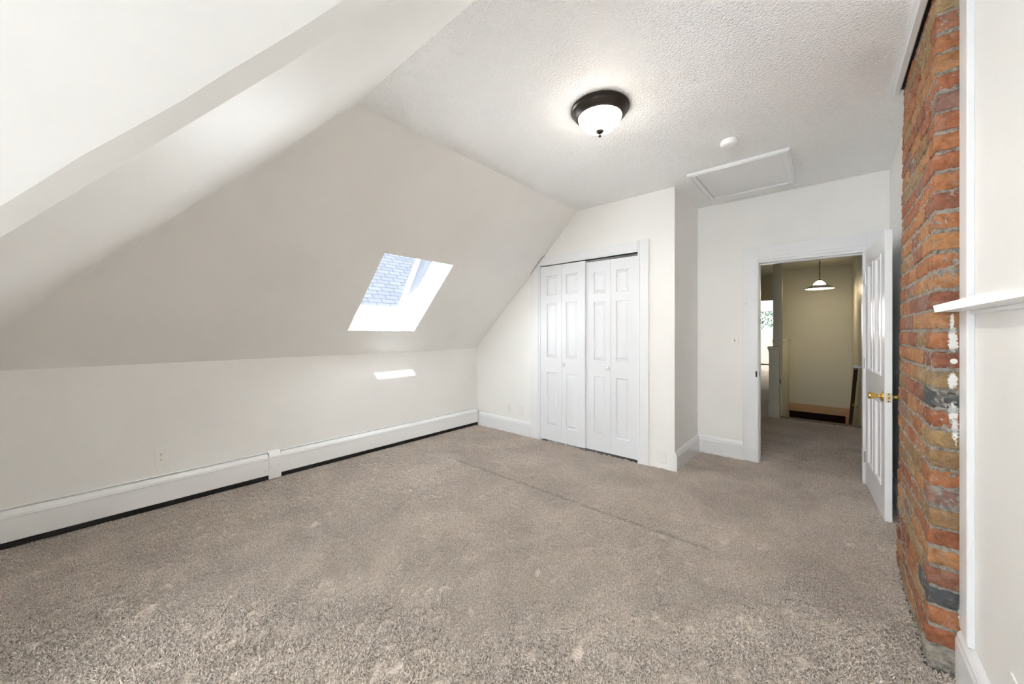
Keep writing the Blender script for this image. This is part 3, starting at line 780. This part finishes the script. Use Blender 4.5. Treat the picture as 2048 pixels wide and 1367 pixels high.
sm = thing('smoke_detector', 'small round white smoke detector on the ceiling', 'smoke detector', (-.510, 2.865, H))
m = MB(); m.lathe([(.052, 0), (.0535, -.004), (.0535, -.022), (.051, -.030), (.045, -.036), (.030, -.038), (.0001, -.038)], seg=48); m.build('housing', M['white_plastic'], sm)
m = MB(); m.lathe([(.009, -.0375), (.009, -.0395), (.0001, -.0395)], (-.015, -.018, 0), seg=20); m.build('test_button', M['white_plastic'], sm)
m = MB(); m.lathe([(.0025, -.0375), (.0025, -.0388)], (-.035, .006, 0), seg=10); m.build('indicator', M['black'], sm)

ah = thing('attic_hatch', 'white framed attic hatch panel in the ceiling', 'hatch', (0, 0, H))
AX0, AX1, AY0, AY1 = -.884, -.203, 3.238, 4.018
m = MB(); q = .052
def hbar(x0, x1, y0, y1): m.box((x0, y0, -.022), (x1, y1, .001), bev=.003)
hbar(AX0, AX1, AY0, AY0 + q); hbar(AX0, AX1, AY1 - q, AY1); hbar(AX0, AX0 + q, AY0 + q, AY1 - q); hbar(AX1 - q, AX1, AY0 + q, AY1 - q)
for x0, x1, y0, y1 in ((AX0 + .014, AX1 - .014, AY0 + .012, AY0 + .020), (AX0 + .014, AX1 - .014, AY1 - .020, AY1 - .012), (AX0 + .012, AX0 + .020, AY0 + .02, AY1 - .02), (AX1 - .020, AX1 - .012, AY0 + .02, AY1 - .02)):
    m.box((x0, y0, -.026), (x1, y1, -.020), bev=.002)
m.build('frame', M['trim'], ah)
m = MB(); m.box((AX0 + q + .002, AY0 + q + .002, -.008), (AX1 - q - .002, AY1 - q - .005, .001)); m.build('panel', M['trim'], ah)
m = MB(); m.box((AX0 + q, AY1 - q - .005, -.004), (AX1 - q - .2, AY1 - q, .001)); m.build('gap_shade', M['black'], ah)  # black strip painted as the shade of the slit at the panel edge

# ================================================================== WALL SHELF on the right wall
ws = thing('wall_shelf', 'narrow white ledge on the right wall with its end over the bricks', 'shelf', (0, 0, 0))
m = MB()
m.prism([(.2985, .75, 1.3425), (.2985, 2.030, 1.3425), (.2985, 2.061, 1.3685), (.2985, .75, 1.3685)], (XW - .2985 - .0, 0, 0))
m.build('board', M['trim'], ws)
m = MB(); m.box((XW - .012, .75, 1.330), (XW, 1.955, 1.343), bev=.002); m.build('cleat', M['trim'], ws)

# ================================================================== HALL THINGS
np_ = thing('newel_post', 'square white newel post with moulded cap at the stair head', 'post', (-.599, 6.66, 0))
m = MB(); m.box((-.062, -.055, 0), (.062, .055, 1.0)); m.build('shaft', M['hallwall'], np_)
m = MB()
m.box((-.066, -.059, .985), (.066, .059, 1.0)); m.box((-.072, -.065, 1.0), (.072, .065, 1.02), bev=.004); m.box((-.080, -.072, 1.02), (.080, .072, 1.055), bev=.006); m.build('cap', M['hallwall'], np_)
m = MB(); m.box((-.070, -.062, 0), (.070, .062, .19), bev=.004); m.build('base', M['hallwall'], np_)
m = MB(); m.box((-.554, 6.826, .485), (-.536, 6.836, .555), bev=.003); m.build('latch', M['bronze'], bpy.data.objects['trim_stair_post'])

pl = thing('pendant_lamp', 'pendant lamp with metal saucer shade and glowing dome over the stairs', 'lamp', (-.108, 8.55, 2.60))
m = MB(); m.lathe([(.085, 0), (.085, -.010), (.06, -.018), (.012, -.022), (.0001, -.022)], seg=32); m.build('canopy', M['bronze'], pl)
m = MB()
for k in range(11):
    z = -.03 - k * .031; pts = []
    for a in range(13):
        t_ = 2 * math.pi * a / 12
        pts.append((.008 * math.cos(t_) * (1 if k % 2 else 0), .008 * math.cos(t_) * (0 if k % 2 else 1), z - .016 + .021 * math.sin(t_)))
    m.tube(pts, .0028, 6)
m.tube([(0, 0, -.02), (.012, 0, -.08), (-.008, .004, -.2), (.006, 0, -.3), (0, 0, -.39)], .0035, 6)
m.build('chain', M['bronze'], pl)
m = MB(); m.lathe([(.0001, -.37), (.010, -.375), (.022, -.395), (.030, -.40), (.030, -.41)], seg=24); m.build('holder', M['bronze'], pl)
m = MB(); m.lathe([(.028, -.405), (.055, -.425), (.082, -.458), (.092, -.485)], seg=40, cap=False); m.build('glass_dome', M['shade_glow'], pl, 'glowing frosted glass dome')
m = MB(); m.lathe([(.088, -.482), (.118, -.488), (.165, -.510), (.205, -.545), (.206, -.551)], seg=48, cap=False); m.build('saucer_shade', M['steel'], pl)
m = MB(); m.lathe([(.202, -.551), (.16, -.556), (.0001, -.556)], seg=48, cap=False); m.build('diffuser', M['shade_glow'], pl, 'glowing underside of the shade')

hr = thing('handrail', 'dark wooden stair handrail sloping down the hall wall', 'handrail', (0, 0, 0))
def yz(y): return .765 - .66 * (y - 7.15)
m = MB(); m.prism([(.285, 7.15, yz(7.15) - .035), (.330, 7.15, yz(7.15) - .035), (.330, 7.15, yz(7.15) + .02), (.322, 7.15, yz(7.15) + .03), (.293, 7.15, yz(7.15) + .03), (.285, 7.15, yz(7.15) + .02)], (0, 2.5, -.66 * 2.5)); m.build('rail', M['wood'], hr)
m = MB(); m.box((.280, 7.02, .765), (HALL_X, 7.17, .800), bev=.004); m.build('end_cap', M['trim'], hr, 'white cap at the top end')
m = MB(); m.tube([(.308, 8.05, yz(8.05) - .03), (.308, 8.0, yz(8.05) - .075), (.335, 7.96, yz(8.05) - .085), (HALL_X, 7.94, yz(8.05) - .085)], .008, 10); m.lathe([(.025, HALL_X), (.022, HALL_X - .008)], (0, 7.94, yz(8.05) - .085), 'x', 20); m.build('bracket', M['brass'], hr, 'brass wall bracket')

stair = thing('staircase', 'carpeted stairs going down beyond the landing', 'stairs', (0, 0, 0))
for k in range(12):
    m = MB(); m.box((-.614, 6.835 + .235 * k, -.215 * (k + 1) - .215), (HALL_X - .002, 6.835 + .235 * (k + 1), -.215 * (k + 1)), bev=.01); m.build('step', M['carpet'], stair)

# far room
fh = thing('baseboard_heater', 'long white baseboard heater under the far room window', 'heater', (0, 0, 0), 0, 'baseboard heaters')
m = MB(); m.box((-3.1, 16.93, .05), (.3, 16.995, .24), bev=.008); m.build('front_panel', M['heater'], fh)
m = MB(); m.box((-3.1, 16.95, .0), (.3, 16.99, .05)); m.build('fin_gap_shade', M['wood'], fh)  # dark strip painted as the shade under the panel
# tree outside the far window
tr = thing('tree', 'leafy green tree outside the far room window', 'tree', (-2.6, 22.5, -2.6))
m = MB(); m.tube([(0, 0, -1), (.1, 0, 1), (0, .1, 3), (.1, 0, 4.6)], [.16, .13, .10, .04], 10); m.build('trunk', M['bark'], tr)
m = MB(); rs = random.Random(3)
for k in range(2600):
    while True:
        p = Vector((rs.uniform(-1, 1), rs.uniform(-1, 1), rs.uniform(-1, 1)))
        if .2 < p.length < 1: break
    p = Vector((p.x * 1.7 + .4, p.y * 1.2, p.z * 1.3 + 5.3)); a = Vector((rs.uniform(-1, 1), rs.uniform(-1, 1), rs.uniform(-1, 1))).normalized() * .085; b_ = a.cross(Vector((rs.uniform(-1, 1), rs.uniform(-1, 1), 1))).normalized() * .05
    m.poly([p - a, p + b_, p + a, p - b_])
m.build('foliage', M['leaf'], tr)

# ================================================================== NEIGHBOURING ROOF seen through the skylight
nb = thing('neighbouring_roof', 'pale grey shingled roof with a valley seen through the skylight', 'roof', (0, 0, 0))
def uvobj(name, quad, uaxis, vaxis, mat, thick):
    """roof plane with real thickness; UV in metres"""
    m = MB(); n_ = (Vector(quad[1]) - Vector(quad[0])).cross(Vector(quad[2]) - Vector(quad[0])).normalized()
    if n_.z < 0: n_ = -n_
    m.prism(quad, -n_ * thick); o = m.build(name, mat, nb)
    uv = o.data.uv_layers.new(name='UVMap')
    u_, v_ = Vector(uaxis).normalized(), Vector(vaxis).normalized()
    for lp_ in o.data.loops:
        p = o.data.vertices[lp_.vertex_index].co; uv.data[lp_.index].uv = (p.dot(u_), p.dot(v_))
    return o
def zA(x): return 1.62 - 7.1 - x            # main plane faces our skylight
def vyl(x): return 4.5 + (-7.25 - x)        # valley
xe = -7.0
uvobj('main_slope', [(xe, -3, zA(xe)), (xe, vyl(xe), zA(xe)), (-11.5, vyl(-11.5), zA(-11.5)), (-11.5, -3, zA(-11.5))], (0, 1, 0), (-1, 0, 1), M['shingle'], .1)
def zB(y): return zA(-7.25) + (y - 4.5)
uvobj('cross_slope', [(xe, vyl(xe), zA(xe)), (-6.2, vyl(xe), zB(vyl(xe))), (-6.2, vyl(-11.5), zB(vyl(-11.5))), (-11.5, vyl(-11.5), zA(-11.5))], (1, 0, 0), (0, 1, 1), M['shingle'], .1)
m = MB(); p0 = Vector((xe, vyl(xe), zA(xe) + .03)); p1 = Vector((-11.5, vyl(-11.5), zA(-11.5) + .03)); sd = Vector((.045, .045, 0))
m.prism([p0 - sd, p0 + sd, p1 + sd, p1 - sd], (0, 0, .02)); m.build('valley_flashing', M['siding'], nb, 'white metal valley strip')
m = MB(); m.box((xe - .02, -3, zA(xe) - .28), (xe + .14, vyl(xe), zA(xe) + .02)); m.build('gutter', M['siding'], nb, 'white gutter')
m = MB(); m.box((xe - 5, -3, -3), (xe - .4, 12, zA(xe) - .2)); m.box((-6.35, vyl(xe) - .02, -3), (-6.15, 9, zB(vyl(xe)))); m.build('wall', M['siding'], nb)

# ================================================================== CARPET PILE
def tuft_mesh():
    m = MB(); rs = random.Random(11)
    for k in range(11):
        r = .0150 * math.sqrt(rs.random()); a = rs.uniform(0, 6.283)
        base = Vector((r * math.cos(a), r * math.sin(a), -.001)); ht = rs.uniform(.008, .015)
        lean = Vector((rs.gauss(0, 1), rs.gauss(0, 1), 0)) * .0085 + Vector((.004, 0, 0)); rad = rs.uniform(.0020, .0031)
        rows = []
        for q, rr in ((0, .8), (.45, 1.15), (.85, 1.0), (1.0, .45)):
            c_ = base + Vector((0, 0, ht * (q - .15 * q * q))) + lean * q * q
            ph = rs.uniform(0, 1)
            rows.append([c_ + Vector((math.cos(ph + 2.094 * j), math.sin(ph + 2.094 * j), 0)) * rad * rr for j in range(3)])
        m.grid(rows, 0, True, True); m.poly(rows[-1], 0, True)
    return m
tm = tuft_mesh(); tme = bpy.data.meshes.new('yarn_tuft'); tme.from_pydata(tm.v, [], tm.f); tme.materials.append(M['pile'])
tme.polygons.foreach_set('use_smooth', [True] * len(tme.polygons))
tuft = bpy.data.objects.new('yarn_tuft', tme)          # source for the instances only, never linked
cp = MB()
for x0, x1, y0, y1 in ((XK + .004, XR, -.58, YC - .002), (XR, chx(0) - .006, -.58, YC), (XR + .022, .37, YC, YE - .02), (chx(0) - .006, .35, .9, CH_Y0 - .01), (chx(0) - .006, .37, CH_Y1 + .01, YC), (DX0 + .02, DX1 - .02, YE - .02, YE + .12), (-1.6, HALL_X - .02, YE + .12, 6.60)):
    cp.poly([(x0, y0, .0005), (x1, y0, .0005), (x1, y1, .0005), (x0, y1, .0005)])
cpo = cp.build('carpet_pile', M['pile']); cpo['kind'] = 'stuff'; cpo['label'] = 'light brown cut pile carpet covering the bedroom and hall floor'; cpo['category'] = 'carpet'
ng = bpy.data.node_groups.new('carpet_pile', 'GeometryNodeTree')
ng.interface.new_socket('Geometry', in_out='INPUT', socket_type='NodeSocketGeometry'); ng.interface.new_socket('Geometry', in_out='OUTPUT', socket_type='NodeSocketGeometry')
gi = ng.nodes.new('NodeGroupInput'); go = ng.nodes.new('NodeGroupOutput')
dp = ng.nodes.new('GeometryNodeDistributePointsOnFaces'); dp.inputs['Density'].default_value = 3200.0
ip = ng.nodes.new('GeometryNodeInstanceOnPoints'); oi = ng.nodes.new('GeometryNodeObjectInfo'); oi.inputs['Object'].default_value = tuft
rv = ng.nodes.new('FunctionNodeRandomValue'); rv.data_type = 'FLOAT_VECTOR'; rv.inputs[0].default_value = (-.25, -.25, 0); rv.inputs[1].default_value = (.25, .25, 6.283)
sv = ng.nodes.new('FunctionNodeRandomValue'); sv.data_type = 'FLOAT'; sv.inputs[2].default_value = .8; sv.inputs[3].default_value = 1.2
lk_ = ng.links.new
lk_(gi.outputs[0], dp.inputs['Mesh']); lk_(dp.outputs['Points'], ip.inputs['Points']); lk_(oi.outputs['Geometry'], ip.inputs['Instance'])
lk_(rv.outputs[0], ip.inputs['Rotation']); lk_(sv.outputs[1], ip.inputs['Scale'])
jg = ng.nodes.new('GeometryNodeJoinGeometry'); lk_(ip.outputs[0], jg.inputs[0]); lk_(gi.outputs[0], jg.inputs[0]); lk_(jg.outputs[0], go.inputs[0])
md = cpo.modifiers.new('pile', 'NODES'); md.node_group = ng

# ================================================================== LIGHT
def area(name, loc, direction, sx, sy, energy, col=(1, 1, 1), spread=180):
    l = bpy.data.lights.new(name, 'AREA'); l.shape = 'RECTANGLE'; l.size = sx; l.size_y = sy; l.energy = energy; l.color = col; l.spread = R(spread)
    o = bpy.data.objects.new(name, l); COL.objects.link(o); o.location = loc
    o.rotation_euler = Vector(direction).to_track_quat('-Z', 'Y').to_euler(); return o
# daylight through the dormer window
area('daylight_dormer_window', ((WX0 + WX1) / 2, YB - .03, (WZ0 + WZ1) / 2), (0, 1, 0), WX1 - WX0 - .1, WZ1 - WZ0 - .1, 33, (.86, .94, 1.0))
# daylight through the far room window
area('daylight_far_window', ((FX0 + FX1) / 2, 16.97, (FZ0 + FZ1) / 2), (0, -1, 0), FX1 - FX0, FZ1 - FZ0, 90, (1, 1, 1))
# sun over the ridge, down through the skylight
sun = bpy.data.lights.new('sun', 'SUN'); sun.energy = 118.0; sun.angle = R(.6); sun.color = (.93, .97, 1.0)
so = bpy.data.objects.new('sun', sun); COL.objects.link(so); so.rotation_euler = Vector((-1, .58, -1.84)).to_track_quat('-Z', 'Y').to_euler(); so.location = (3, -3, 8)
def point(name, loc, e, col, r):
    l = bpy.data.lights.new(name, 'POINT'); l.energy = e; l.color = col; l.shadow_soft_size = r
    o = bpy.data.objects.new(name, l); COL.objects.link(o); o.location = loc; return o
point('pendant_bulb', (-.108, 8.55, 2.60 - .60), 4.2, (1, .78, .45), .06)
sl = bpy.data.lights.new('ceiling_light_fill', 'SPOT'); sl.energy = 11; sl.color = (1, .93, .83); sl.spot_size = R(168); sl.spot_blend = .5; sl.shadow_soft_size = .07  # added unseen spot below the fixture, fills the room and spares the ceiling
slo = bpy.data.objects.new('ceiling_light_fill', sl); COL.objects.link(slo); slo.location = (LX, LY, H - .25)
# world: bright hazy sky
wd = bpy.data.worlds.new('sky'); scene.world = wd; wd.use_nodes = True; nt = wd.node_tree
bg = nt.nodes['Background']; bg.inputs['Color'].default_value = (.80, .90, 1.0, 1); bg.inputs['Strength'].default_value = 2.0

# ================================================================== CAMERA
cam = bpy.data.cameras.new('camera'); cam.sensor_width = 36; cam.sensor_fit = 'HORIZONTAL'
cam.lens = 725.04 / 2048 * 36; cam.shift_x = 0; cam.shift_y = -(683.5 - 663.8) / 2048; cam.clip_start = .02; cam.clip_end = 200
co = bpy.data.objects.new('camera', cam); COL.objects.link(co); co.location = (0, 0, 1.27); co.rotation_euler = (R(90), 0, R(41.03))
scene.camera = co
vs_ = scene.view_settings; vs_.view_transform = 'Standard'; vs_.look = 'None'; vs_.gamma = 1; vs_.use_curve_mapping = False; vs_.exposure = 1.24
scene.cycles.max_bounces = 14; scene.cycles.diffuse_bounces = 10; scene.cycles.glossy_bounces = 4; scene.cycles.transparent_max_bounces = 8
scene.cycles.sample_clamp_indirect = 20.0; scene.cycles.caustics_reflective = False; scene.cycles.caustics_refractive = False
scene.cycles.use_denoising = True
